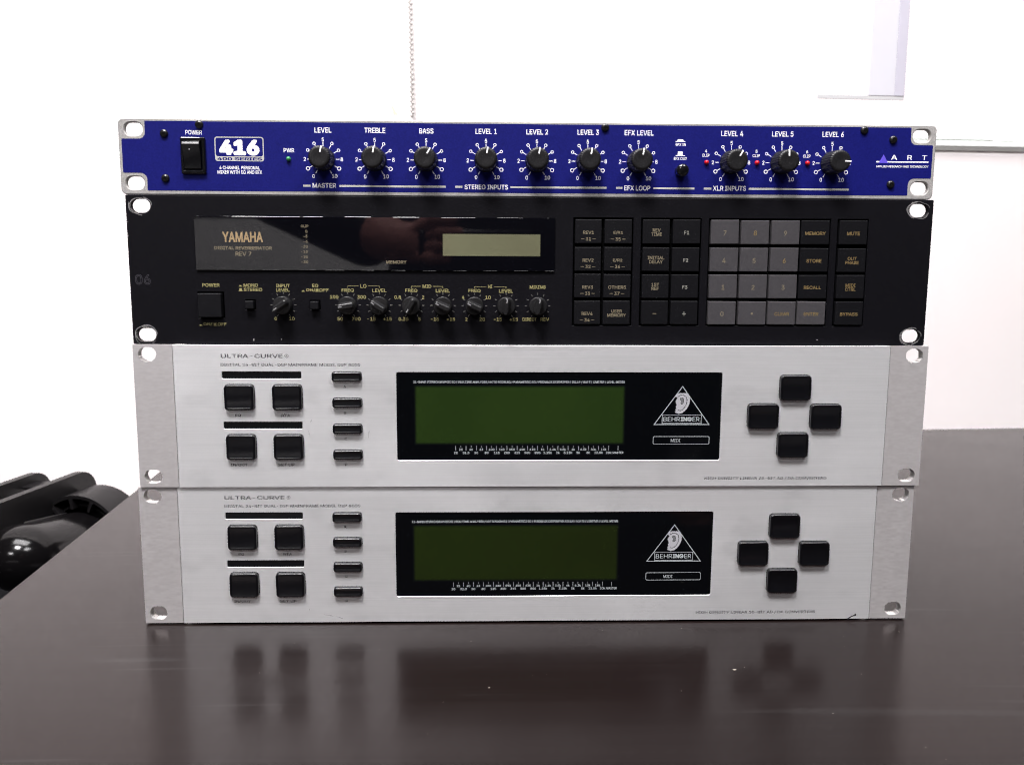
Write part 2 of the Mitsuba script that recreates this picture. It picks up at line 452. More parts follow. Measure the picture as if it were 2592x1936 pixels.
# ------------------------------------------------------------------ the table
tab = thing('table', 'dark brown laminate table that carries the stack of rack units', 'table')
A4 = math.radians(4.0)
TM = trimesh.transformations.translation_matrix([-0.392, 0.560, 0]) @ trimesh.transformations.rotation_matrix(A4, [0, 0, 1])
top = bevel_box(0, 1.6, -0.80, 0.0, -0.0288, -0.0008, 0.0012)
top.apply_transform(TM)
obj('table_top', top, table_m, tab)
for lx in (0.06, 1.54):
    for ly in (-0.74, -0.06):
        leg = bevel_box(lx - .025, lx + .025, ly - .025, ly + .025, -0.73, -0.0288, 0.002)
        leg.apply_transform(TM)
        obj('leg', leg, table_edge_m, tab)

# ------------------------------------------------------------------ blind, chain, ledge
bxg = thing('wall_boxing', 'white vertical boxing on the wall with a short horizontal foot', 'boxing')
obj('upright', wall_box(0.511, 0.550, 0.0, 0.0012, 0.4582, 1.45, 0.0005), lilac_m, bxg)
obj('side_strip', wall_box(0.5502, 0.5645, 0.0, 0.0016, 0.4582, 1.45, 0.0005), lilac2_m, bxg)  # darker lilac paints in the shadow beside the upright
obj('foot', wall_box(0.437, 0.5645, 0.0, 0.0005, 0.4527, 0.4580, 0.0002), footgrey_m, bxg)  # thin grey strip paints in the shadow line below the boxing

ch = thing('bead_chain', 'grey bead pull chain hanging in front of the white wall', 'chain')
p0 = wxy(-0.1295, 0.010)
zz = 0.4165
strand = []
for k in range(70):
    z = zz + 0.0063 * k
    if z > 0.86:
        break
    for side in (-1, 1):
        b = trimesh.creation.icosphere(subdivisions=2, radius=0.00205 if side < 0 else 0.0019)
        b.apply_scale([1, 1, 1.08])
        x = p0[0] + 0.0011 * side - 0.0042 * (z - zz) / 0.15 * 0.35
        b.apply_translation([x, p0[1] - 0.0024 * side, z + (0.0031 if side > 0 else 0)])
        if z < 0.60:
            obj('bead', b, bead_m, ch, smooth=True)
        else:
            strand.append(b)
obj('upper_beads', strand, bead_m, ch, smooth=True, kind='stuff')
cords = []
for side in (-1, 1):
    xs = lambda z: p0[0] + 0.0011 * side - 0.0042 * (z - zz) / 0.15 * 0.35
    a, b = np.array([xs(zz), p0[1] - 0.0024 * side, zz]), np.array([xs(1.46), p0[1] - 0.0024 * side, 1.46])
    cords.append(trimesh.creation.cylinder(radius=0.0005, segment=[a, b], sections=8))
obj('cord', cords, bead_m, ch)
obj('bracket', wall_box(-0.16, -0.11, -0.002, 0.03, 1.44, 1.48, 0.004), white_m, ch)

led_ = thing('window_ledge', 'white painted ledge with a grey underside along the wall', 'ledge')
lp = Polygon([(0, 0.3848), (0.0030, 0.3848), (0.0085, 0.3905), (0.0085, 0.3950), (0.0070, 0.3958), (0, 0.3958)])
lm = trimesh.creation.extrude_polygon(lp, 0.70, engine='earcut')            # (out, z) profile run along the wall
lm.apply_transform(np.array([[0, 0, 1, 0.46], [-1, 0, 0, 0], [0, 1, 0, 0], [0, 0, 0, 1.0]]))
lm.fix_normals()
lm.apply_transform(WM)
obj('board', lm, white_m, led_)
obj('upper_strip', wall_box(0.46, 0.704, 0.0, 0.0045, 0.3995, 0.4058, 0.0008), white_m, led_)
obj('front_lip', wall_box(0.46, 0.704, 0.0, 0.0030, 0.3961, 0.3988, 0.0006), white_m, led_)
obj('end_cap', wall_box(0.7045, 0.745, 0.0, 0.0065, 0.3961, 0.4015, 0.002), white_m, led_)
obj('cable_strip', wall_box(-1.2, -0.40, 0.0, 0.0005, 0.357, 0.377, 0.0003), white_m, 'wall')

stain = Polygon([(-0.1575, 0.4290), (-0.1555, 0.4300), (-0.1525, 0.4235), (-0.1492, 0.4190), (-0.1515, 0.4182), (-0.1552, 0.4188), (-0.1562, 0.4225)])
sm = trimesh.creation.extrude_polygon(stain, 0.0003, engine='earcut')
sm.apply_transform(np.array([[1, 0, 0, 0], [0, 0, -1, -0.0001], [0, 1, 0, 0], [0, 0, 0, 1.0]]))
sm.apply_transform(WM)
obj('stain', sm, stain_m, 'wall', label='small brownish stain on the wall')

# ------------------------------------------------------------------ black chair beyond the table's left edge
chair = thing('chair', 'black moulded plastic chair half hidden beyond the left edge of the table', 'chair')


def tube_path(pts, r, n=20):
    pts = np.asarray(pts, float)
    t = np.gradient(pts, axis=0)
    t /= np.linalg.norm(t, axis=1, keepdims=True)
    return pts, t


E1 = np.array([0.175, 0.98, 0.0]); E1 /= np.linalg.norm(E1)      # runs away from the camera
E2 = np.array([E1[1], -E1[0], 0.0])                              # to the right
E3 = np.array([0, 0, 1.0])
C0 = np.array([-0.5165, 0.500, -0.1105])                         # centre of the round end


def frame(a, b, c):
    return C0 + a * E1 + b * E2 + c * E3


an = np.linspace(0, 2 * np.pi, 49)[:-1]
rs = []


def shell_ring(a, k):
    r = (0.047 - 0.010 * (a + 0.55) / 0.545)
    return np.array([frame(a, k * r * 1.12 * math.cos(x), k * r * math.sin(x) - 0.002 - 0.13 * min(a, 0)) for x in an])


for k in range(10):                                              # a round end that turns down towards the camera
    q = (k + 0.12) / 10 * math.pi / 2
    rs.append(shell_ring(-0.094 - 0.046 * math.cos(q), math.sin(q)))
for k in range(8):                                               # the round body
    rs.append(shell_ring(-0.094 + 0.089 * k / 7, 1.0))
for k in range(1, 9):
    q = k / 8 * math.pi / 2
    rs.append(np.array([frame(-0.005 + 0.022 * math.sin(q), 0.037 * math.cos(q) * 1.12 * math.cos(x), 0.037 * math.cos(q) * math.sin(x) - 0.002) for x in an]))
body = loft(rs)
obj('moulded_shell', body, chair_gloss_m, chair, smooth=50)
# a raised seam along the shell's top
obj('shell_seam', [trimesh.creation.cylinder(radius=0.0016, segment=[frame(-0.090, -0.004, 0.0365 + 0.0115), frame(-0.02, -0.004, 0.0350 + 0.0030)], sections=10)], chair_m, chair, smooth=True)


def arch(r0, r1, a0, a1, lo, hi, n=40):
    th = np.linspace(math.radians(lo), math.radians(hi), n)
    q = [(r0, a0), (r1, a0), (r1, a1), (r0, a1)]
    v = np.array([[frame(a, r * math.cos(x), r * math.sin(x)) for r, a in q] for x in th]).reshape(-1, 3)
    f = []
    for i in range(n - 1):
        for k in range(4):
            m = (k + 1) % 4
            f += [[i * 4 + k, (i + 1) * 4 + k, (i + 1) * 4 + m], [i * 4 + k, (i + 1) * 4 + m, i * 4 + m]]
    e = (n - 1) * 4
    f += [[0, 1, 2], [0, 2, 3], [e, e + 2, e + 1], [e, e + 3, e + 2]]
    m = trimesh.Trimesh(v, f)
    m.fix_normals()
    return m


obj('end_plate', arch(0.002, 0.0520, 0.030, 0.034, -60, 240), chair_m, chair)
obj('seat', bevel_box(-0.30, 0.20, -0.60, 0.02, -0.115, -0.055, 0.012).apply_transform(np.vstack([np.column_stack([E2, E1, E3, C0]), [0, 0, 0, 1]])), cloth_m, chair, smooth=30)
obj('rim', arch(0.0525, 0.0565, -0.006, 0.045, -25, 175), chair_m, chair, smooth=40)
obj('inner_rim', arch(0.0405, 0.0430, 0.004, 0.012, -25, 175), chair_m, chair, smooth=40)
for deg in (38, 68, 98, 128):
    obj('rib', arch(0.0400, 0.0524, -0.007, 0.010, deg - 2.2, deg + 2.2, 4), chair_m, chair)


def rail(a0, a1, b, c, h, w):
    """A flat bar on edge, its far end rounded down."""
    pr = [(a0, c - h), (a0, c)]
    for k in range(7):
        q = math.radians(90 - 90 * k / 6 * 0.92)
        pr.append((a1 - 0.030 + 0.030 * math.cos(q), c - 0.030 + 0.030 * math.sin(q)))
    pr += [(a1 + 0.004, c - h)]
    m = trimesh.creation.extrude_polygon(Polygon(pr).buffer(-0.0015).buffer(0.0015), w, engine='earcut')
    M = np.eye(4)
    M[:3, 0], M[:3, 1], M[:3, 2], M[:3, 3] = E1, E3, E2, C0 + b * E2
    m.apply_transform(M)
    return m


obj('side_rail', rail(-0.55, 0.080, -0.041, 0.0695, 0.060, 0.010), chair_m, chair, smooth=30)
obj('side_rail', rail(-0.55, 0.085, -0.109, 0.0640, 0.060, 0.010), chair_m, chair, smooth=30)
obj('bracket', [bevel_box(-0.064, 0.0, -0.006, 0.006, -0.003, 0.003, 0.001).apply_transform(
    np.vstack([np.column_stack([E2, E1, E3, C0 - 0.046 * E2 + 0.02 * E1 + 0.038 * E3]), [0, 0, 0, 1]]))], chair_m, chair)
obj('cross_plate', [bevel_box(-0.112, -0.040, 0.030, 0.062, 0.0500, 0.0535, 0.001).apply_transform(np.vstack([np.column_stack([E2, E1, E3, C0]), [0, 0, 0, 1]]))], chair_m, chair)
obj('pedestal', trimesh.creation.cylinder(radius=0.025, segment=[frame(-0.25, 0, -0.04), frame(-0.25, 0, -0.600)], sections=24), chair_m, chair, smooth=40)
obj('foot', [bx(-.28, .28, -.02, .02, -.728, -.70).apply_translation([frame(-.25, 0, 0)[0], frame(-.25, 0, 0)[1], 0]),
             bx(-.02, .02, -.28, .28, -.7275, -.699).apply_translation([frame(-.25, 0, 0)[0], frame(-.25, 0, 0)[1], 0])], chair_m, chair)


# ------------------------------------------------------------------ the two silver equalizers at the bottom
def silver_unit(z0, xo, yo, label, lcd_cols, label_grp='silver equalizer units in the stack', scuffed=False):
    U = Unit('equalizer', label, 'rack equalizer', xo, yo, z0, label_grp)
    X0, Z0 = xo * 0.001, z0 * 0.001
    H = 87.9
    for s in (-1, 1):
        e = box(-241.3, 0.25, -217.9, H - 0.15) if s < 0 else box(217.9, 0.25, 241.3, H - 0.15)
        holes = []
        for cy in (82.0, 6.9):
            g = obround(s * 232.9, cy, 10.8, 8.6)
            pts = np.array(g.exterior.coords)[:-1]
            r_ = np.random.default_rng(int(1000 + z0 + cy + s * 3))
            pts = pts + r_.normal(0, 0.13, pts.shape)
            if cy > 50:
                k = np.argmin(pts[:, 1])
                pts[k] += (0.2, -0.55)
            holes.append(Polygon(pts).buffer(0.01))
        e = e.difference(unary_union(holes))
        U.put('ear', ext(e, 5.6, -5.6), ear_m)
        for hq in holes:                                            # bare metal inside the punched holes
            U.put('hole_edge', ext(hq.buffer(0.25).difference(hq.buffer(-0.04)), 5.5, -5.55), bare_m)
    # front plate with openings for buttons, light strips and display
    op = []
    sq = [(-178.5, 56.1, 'EQ', 3.4), (-149.8, 56.1, 'RTA', 5.2), (-178.5, 25.5, 'IN/OUT', 10.2), (-149.9, 25.5, 'SET UP', 10.2)]
    small = [(-113.9, 68.75, 'A'), (-113.9, 52.75, 'B'), (-114.0, 36.7, 'C'), (-114.1, 20.7, 'D')]
    arrows = [(159.5, 62.2), (140.3, 44.5), (179.1, 44.3), (159.5, 26.5)]
    for cx, cy, *_ in sq:
        op.append(rrect(cx - 9.0, cx + 9.0, cy - 7.9, cy + 7.9, 2.4))
    for cx, cy, _ in small:
        op.append(rrect(cx - 9.0, cx + 9.0, cy - 3.0, cy + 3.0, 1.7))
    for cx, cy in arrows:
        op.append(rrect(cx - 9.6, cx + 9.6, cy - 7.9, cy + 7.9, 2.4))
    strips = [(-188.8, -141.3, 67.4, 71.7), (-188.9, -141.4, 36.6, 41.0)]
    for a in strips:
        op.append(rrect(*a, 0.7))
    disp = (-84.2, 114.6, 16.9, 71.4)
    op.append(rrect(*disp, 1.2))
    face = box(-217.4, 0.25, 217.4, H - 0.1).difference(unary_union(op))
    U.put('front_panel', plate(face, 3.2, -2.6, 0.14), alu_m, smooth=False)
    pf = 0.6
    U.put('backing', [ext(box(-216, 2, 216, H - 2), 0.8, -3.6)], hole_m)
    for cx, cy, name, w in sq:
        k = U.put('button', cap_block(17.7, 15.5, 2.3, 3.5, 0.8, 0.60, 0.35, -3.0), button_m, smooth=35, at=[cx, cy, 0], rot=0.5 * math.sin(cx + cy + z0))
    for cx, cy, name in small:
        U.put('slim_button', cap_block(17.7, 5.7, 1.6, 3.3, 0.7, 0.30, 0.3, -3.0), button_m, smooth=35, at=[cx, cy, 0])
    for cx, cy in arrows:
        U.put('arrow_button', cap_block(18.9, 15.5, 2.3, 3.5, 0.8, 0.60, 0.35, -3.0), button_m, smooth=35, at=[cx, cy, 0])
    for a in strips:
        U.put('light_strip', plate(rrect(a[0] + .15, a[1] - .15, a[2] + .15, a[3] - .15, 0.6), 2.9, -2.7, 0.3), gloss_m)
    # lettering
    U.ink('title_print', [txt('ULTRA-CURVE', -188.9, -152.1, 79.9, 82.3), ctxt('R', -149.7, 81.2, 1.0), ring(-149.7, 81.2, 1.0, 0.25)], ink_dark, pf)
    pr = [txt('DIGITAL 24-BIT DUAL-DSP MAINFRAME MODEL DSP 8000', -189.2, -105.7, 74.9, 76.7)]
    for cx, cy, name, w in sq:
        pr.append(ctxt(name, cx - 1.7 + (0.2 if w < 10 else -0.3), cy - 11.2, 1.75, w=w))
    for cx, cy, name in small:
        pr.append(ctxt(name, cx - 1.4, cy - 6.3, 1.5, 1.15))
    pr.append(txt('HIGH DENSITY LINEAR 20-BIT AD / DA CONVERTERS', 105.7, 182.4, 4.2, 6.2))
    inks(U, 'control_label', pr, ink_dark, pf)
    # display
    d = U.put('display', plate(rrect(disp[0] + .1, disp[1] - .1, disp[2] + .1, disp[3] - .1, 1.1), 2.8, -2.5, 0.25), panel_acryl_m)
    lcd = bs('m_lcd_%d' % int(z0), lcd_fn(X0 - 0.0737, X0 + 0.0555, Z0 + 0.0265, Z0 + 0.0636, lcd_cols, 0.0022), 0.07, spec=0.15)
    U.put('screen', ext(box(-73.7, 26.5, 55.5, 63.6), 0.04, 0.3), lcd, sub=d)
    t = [txt('31-BAND STEREO GRAPHIC EQ / REALTIME ANALYZER / AUTO ROOM EQ / PARAMETRIC EQ / FEEDBACK DESTROYER / DELAY / GATE / LIMITER / LEVEL METER', -74.0, 54.8, 64.5, 66.2)]
    n1 = ['25', '40', '63', '100', '160', '250', '400', '630', '1k', '1.6k', '2.5k', '4k', '6.3k', '10k', '16k']
    n2 = ['20', '31.5', '50', '80', '125', '200', '315', '500', '800', '1.25k', '2k', '3.15k', '5k', '8k', '12.5k', '20k']
    for i in range(16):
        x = -48.4 + 6.28 * i
        t.append(box(x - .14, 23.0, x + .14, 25.9))
        t.append(ctxt(n2[i], x, 21.6, 1.45, 1.0))
        if i < 15:
            t.append(box(x + 3.14 - .12, 24.9, x + 3.14 + .12, 25.9))
            t.append(ctxt(n1[i], x + 3.14, 23.6, 1.4, 1.0))
    t += [box(51.4, 23.0, 51.68, 25.8), txt('MASTER', 48.2, 54.9, 20.85, 22.3)]
    U.ink('scale_print', t, ink_display, 0.31, sub=d)
    tri = Polygon([(90.4, 63.1), (73.1, 39.0), (107.8, 39.0)])
    lg = [tri.buffer(0.05).difference(tri.buffer(-0.42, join_style='mitre')), box(78.2, 39.7, 102.7, 45.2).difference(box(78.55, 40.05, 102.35, 44.85)),
          txt('BEHR', 79.1, 89.4, 41.1, 43.9, fat=0.004), txt('ING', 89.8, 96.6, 41.1, 43.9, True, 0.05), txt('ER', 97.1, 101.5, 41.1, 43.9, fat=0.004),
          rrect(73.0, 108.0, 26.7, 31.8, 0.9).difference(rrect(73.3, 107.7, 27.0, 31.5, 0.7)), txt('MIDI', 84.1, 90.0, 28.2, 30.2, fat=0.004)]
    outer = [(86.2, 56.6), (87.0, 58.0), (88.3, 58.6), (93.2, 58.6), (94.7, 57.0), (95.2, 54.8), (94.9, 52.2), (93.8, 49.7), (92.2, 47.6), (90.4, 46.3), (88.4, 45.9), (86.6, 46.5), (86.0, 47.3),
             (86.9, 47.6), (86.3, 48.5), (87.1, 49.1), (86.5, 50.2), (87.2, 51.2), (86.6, 52.5), (86.3, 53.6), (86.9, 54.8), (87.6, 55.4), (86.9, 56.1)]
    ear = Polygon(outer).buffer(-0.15).buffer(0.3).buffer(-0.1)
    helix = LineString([(87.8, 56.4), (89.2, 57.4), (91.2, 57.4), (92.9, 56.2), (93.4, 54.0), (92.9, 51.6), (91.7, 49.4), (90.6, 48.4)]).buffer(0.22)
    concha = Polygon([(89.0, 55.4), (90.4, 56.0), (91.4, 55.2), (91.5, 53.6), (90.9, 52.0), (89.8, 51.6), (89.4, 52.6), (89.9, 53.6), (89.2, 54.4)])
    lobe = LineString([(88.0, 48.2), (89.3, 47.7), (90.2, 48.3)]).buffer(0.18)
    k = U.ink('emblem', lg, ink_display, 0.31, sub=d)
    U.ink('ear_emblem', [ear.difference(helix).difference(concha).difference(lobe)], ink_grey, 0.31, sub=d)
    U.ink('ear_shading', [concha.buffer(-0.25), helix.buffer(-0.12)], bs('m_emblem_mid', (0.13, 0.135, 0.14), 0.6), 0.315, sub=d)
    # wear
    sc = []
    r_ = np.random.default_rng(int(z0) + 5)
    for (x, y, l, a) in ((-137.5, 32.2, 3.2, 95), (-101.8, 31.0, 4.5, 80), (-136.8, 40.2, 2.2, 60), (-120.6, 33.2, 1.6, 90)) if not scuffed else ((-130.0, 5.5, 6.0, -12), (-122.5, 4.2, 5.0, -20), (-139.0, 8.2, 1.0, 80)):
        sc.append(seg(x, y, x + l * math.cos(math.radians(a)), y + l * math.sin(math.radians(a)), 0.22))
    U.ink('scratch', sc, bs('m_scratch_%d' % int(z0), (0.28, 0.27, 0.27), 0.6), pf)
    if scuffed:
        U.ink('scuff', [LineString([(204.0, 0.4), (206.0, 1.9), (208.6, 2.8)]).buffer(0.45), Point(208.6, 2.9).buffer(0.75)], ink_dark, pf, label='small black scuff mark at the lower right of the panel')
    # the case behind
    U.put('case', bevel_box(-216, 216, 1.2, 86.6, -215, -3.7, 0.6), chassis_m)
    if z0 < 1:
        for sx in (-190, 190):
            for pz in (-200, -30):
                U.put('foot', trimesh.creation.cylinder(radius=8, segment=[[sx, -0.8, pz], [sx, 1.3, pz]], sections=20), chassis_m)
    return U


EQL = silver_unit(0.0, 0.0, 0.0, 'brushed silver equalizer at the bottom of the stack, resting on the table', ((0.0100, 0.0145, 0.0040), (0.0125, 0.021, 0.0045)), scuffed=True)
EQU = silver_unit(87.9, 1.9, -1.45, 'brushed silver equalizer with the brighter green screen, second from the bottom', ((0.0115, 0.0245, 0.006), (0.0170, 0.033, 0.007)))

# ------------------------------------------------------------------ the black reverberator
Y = Unit('reverberator', 'black digital reverberator with yellow lettering between the blue mixer and silver units', 'rack reverberator', 0.75, -0.1, 175.8)
YH = 87.9
slots = [(-231.3, 81.4), (-231.8, 5.6), (231.1, 81.5), (231.5, 5.9)]
body = rrect(-240, 240, 0.15, YH - 0.15, 0.9).difference(unary_union([obround(x, y, 11.2, 7.9) for x, y in slots]))
cols = [(24.2, 40.3), (41.7, 58.4), (64.8, 81.3), (82.7, 99.4), (105.6, 122.7), (123.9, 141.0), (142.1, 159.3), (160.0, 177.5), (183.3, 200.5)]
rows = [(60.9, 75.2), (44.6, 58.9), (28.6, 42.9), (12.7, 26.9)]
wells = [box(cols[a][0] - 0.8, rows[3][0] - 0.8, cols[b][1] + 0.8, rows[0][1] + 0.8) for a, b in ((0, 1), (2, 3), (4, 7), (8, 8))]
wells += [box(-200.4, 15.7, -185.0, 31.2), box(-172.4, 21.0, -166.4, 26.6), box(-134.0, 20.9, -128.0, 26.5)]
Y.put('front_panel', plate(body.difference(unary_union(wells)), 3.0, -3.0, 0.35), black_m)
Y.put('backing', [ext(box(-222, 2, 222, YH - 2), 0.8, -4.4)], hole_m)
for i, (x, y) in enumerate(slots):                                  # bright bare metal where rack screws have worn the paint
    r_ = np.random.default_rng(40 + i)
    w = []
    for k in range(5):
        a = np.linspace(0, 2 * np.pi, 60)
        off = 0.5 + 1.0 * r_.random() + 0.35 * np.sin(a * 2 + r_.random() * 6) + 0.2 * np.sin(a * 5 + r_.random() * 6)
        pts = np.column_stack([x + (5.6 + off) * np.cos(a), y + (4.0 + off) * np.sin(a)])
        s0 = int(r_.integers(0, 40)); s1 = s0 + int(r_.integers(12, 26))
        idx = np.arange(s0, s1) % 60
        w.append(LineString(pts[idx]).buffer(0.08 + 0.12 * r_.random()))
    w.append(obround(x, y, 11.5, 8.2).difference(obround(x + 0.15, y + 0.35, 11.4, 8.1)))
    ww = unary_union(w).difference(obround(x, y, 11.25, 7.95)).intersection(box(-239.5, 0.6, 239.5, YH - 0.6))
    Y.ink('worn_rim', [ww], bs('m_worn', (0.36, 0.35, 0.345), 0.4, metal=0.5), 0.0)
# the long display window
win = Y.put('display_window', plate(box(-200.2, 44.3, 12.3, 75.7), 1.3, 0.0, 0.28), acryl_m)
lcd = bs('m_lcd_reverb', lcd_fn(0.00075 - 0.0547, 0.00075 + 0.0038, 0.1758 + 0.0529, 0.1758 + 0.0663, ((0.105, 0.103, 0.062), (0.145, 0.148, 0.090)), 0.0006), 0.05, spec=0.4)
Y.put('screen', ext(box(-54.7, 52.9, 3.8, 66.3), 0.04, 1.3), lcd, sub=win)
Y.ink('maker_name', [txt('YAMAHA', -184.1, -160.4, 60.5, 66.6, True, 0.02)], ink_gold, 1.31, sub=win)
Y.ink('window_print', [txt('DIGITAL REVERBERATOR', -189.0, -155.3, 56.2, 58.2), txt('REV 7', -176.8, -167.4, 52.6, 55.0)], ink_tan, 1.31, sub=win)
mt = [txt('CLIP', -137.9, -133.5, 69.3, 70.8), txt('MEMORY', -88.2, -76.0, 48.4, 50.4)]
for s, v in (('0', 67.1), ('-3', 64.2), ('-6', 61.2), ('-10', 58.2), ('-15', 55.2), ('-20', 52.2), ('-30', 49.2)):
    g = glyphs(s).bounds
    w = (g[2] - g[0]) * 1.7
    mt.append(txt(s, -134.2 - w, -134.2, v - 0.8, v + 0.8))
inks(Y, 'meter_mark', mt, ink_tan, 1.31, sub=win)
# push buttons
Y.put('power_button', cap_block(13.9, 14.1, 0.5, 3.6, 0.5, 0.0, 0.0, -4.0), key_m, smooth=35, at=[-192.7, 23.5, 0])
Y.put('push_button', cap_block(5.0, 4.6, 0.3, 3.4, 0.4, 0.0, 0.0, -4.0), key_m, smooth=35, at=[-169.4, 23.8, 0])
Y.put('push_button', cap_block(5.0, 4.6, 0.3, 3.4, 0.4, 0.0, 0.0, -4.0), key_m, smooth=35, at=[-131.0, 23.7, 0])


def push_icons(x, y, s):
    """Pressed and released button pictures."""
    return [Point(x, y).buffer(s * 0.55, quad_segs=8).intersection(box(x - 9, y, x + 9, y + 9)), box(x - s * 0.8, y - s * 0.12, x + s * 0.8, y + s * 0.04)]


def out_icon(x, y, s):
    return [box(x - s * 0.5, y, x + s * 0.5, y + s * 1.0), box(x - s * 0.8, y - s * 0.12, x + s * 0.8, y + s * 0.04)]


up, lo = [], []
up += [txt('POWER', -197.5, -187.3, 34.3, 36.4), txt('MONO', -173.1, -164.6, 34.3, 36.3), txt('STEREO', -173.1, -162.2, 31.7, 33.7)]
up += push_icons(-174.9, 34.7, 1.3) + out_icon(-174.9, 31.9, 1.6)
up += [txt('INPUT', -153.9, -145.9, 34.1, 36.1), txt('LEVEL', -154.0, -146.0, 31.6, 33.6), txt('EQ', -132.6, -128.9, 34.2, 36.2)]
up += [txt('ON/', -136.2, -130.8, 31.6, 33.6), txt('OFF', -128.3, -122.8, 31.6, 33.6)] + push_icons(-137.9, 31.8, 1.3) + out_icon(-129.6, 31.8, 1.6)
lo += [txt('ON/', -197.8, -192.6, 11.1, 13.1), txt('OFF', -189.3, -184.2, 11.1, 13.1)] + push_icons(-199.4, 11.3, 1.3) + out_icon(-190.9, 11.3, 1.5)
kn = [-149.8, -111.4, -92.7, -73.5, -54.6, -35.7, -16.7, 2.4]
for x, a, b in ((-149.8, '0', '10'), (-111.4, '50', '700'), (-92.7, '-15', '+15'), (-73.5, '0.35', '5'), (-54.6, '-15', '+15'), (-35.7, '2', '20'), (-16.7, '-15', '+15')):
    lo += [ctxt(a, x - 4.9, 15.5, 2.1, 1.0), ctxt(b, x + 4.7, 15.5, 2.1, 1.0)]
lo += [txt('DIRECT', -6.7, 1.9, 14.5, 16.6), txt('REV', 4.1, 9.4, 14.5, 16.6)]
for x, a, b in ((-111.4, '100', '300'), (-73.5, '0.8', '2'), (-35.7, '4', '10')):
    up += [ctxt(a, x - (8.2 if len(a) > 1 else 6.8), 28.6, 2.1, 1.0), ctxt(b, x + (8.2 if len(b) > 1 else 7.0), 28.6, 2.1, 1.0)]
for x, name in ((-111.45, 'LO'), (-73.55, 'MID'), (-35.7, 'HI')):
    w = {'LO': 3.7, 'MID': 5.2, 'HI': 2.6}[name]
    c = x + 9.4
    up += [txt(name, c - w / 2, c + w / 2, 34.0, 36.2), box(x, 34.95, c - w / 2 - 1.0, 35.2), box(c + w / 2 + 1.0, 34.95, x + 18.9, 35.2), box(x - .12, 33.9, x + .13, 35.2), box(x + 18.78, 33.9, x + 19.03, 35.2)]
    up += [ctxt('FREQ', x, 32.5, 2.1, w=7.3), ctxt('LEVEL', x + 18.9, 32.5, 2.1, w=8.4)]
up.append(txt('MIXING', -2.5, 7.1, 33.9, 36.0))
inks(Y, 'control_label', up, ink_yellow)
inks(Y, 'control_label', lo, ink_yellow)
Y.ink('scrawled_number', [txt('06', -236.6, -227.8, 35.6, 41.4).boundary.buffer(0.09)], ink_faint, label='faint scrawled number near the left edge')
for x, ang, mark in zip(kn, (35, 10, -32, 59, -23, -23.5, 82, 77), (180, 180, 180, 180, 180, 180, 0, 0)):
    tk = []
    for a in range(-150, 151, 30):
        t = math.radians(a)
        tk.append(seg(x + 6.4 * math.sin(t), 23.7 + 6.4 * math.cos(t), x + 7.7 * math.sin(t), 23.7 + 7.7 * math.cos(t), 0.22))
    Y.ink('dial_scale', tk, ink_cool)
    kb = lathe([(5.35, 0.0), (5.35, 4.6), (5.2, 5.0), (4.9, 5.2)], 44)
    k = Y.put('knob', kb, yknob_m, smooth=35, at=[x, 23.7, 0.15])
    w, top_, b = 1.55, 11.5, 0.5
    prof = Polygon([(-4.75, -2.6), (-4.75, 2.6), (4.75, 2.6), (4.75, -2.6)]).intersection(Point(0, 0).buffer(4.85))
    g1 = loft([np.column_stack([rr_pts(9.5, 4.4, 1.6), np.full(24, 5.3)]), np.column_stack([rr_pts(9.4, 2.7, 1.2), np.full(24, top_ - b)]), np.column_stack([rr_pts(8.6, 1.7, 0.8), np.full(24, top_)])])
    Y.put('grip', g1, yknob_m, sub=k, smooth=30, at=[x, 23.7, 0], rot=0) if False else None
    g1.apply_transform(trimesh.transformations.rotation_matrix(math.radians(ang), [0, 0, 1]))
    Y.put('grip', g1, yknob_m, sub=k, smooth=30, at=[x, 23.7, 0])
    pm = bx(2.0, 4.2, -0.28, 0.28, top_, top_ + 0.05)
    pm.apply_transform(trimesh.transformations.rotation_matrix(math.radians(ang + mark), [0, 0, 1]))
    Y.put('pointer', pm, ypointer_m, sub=k, at=[x, 23.7, 0])
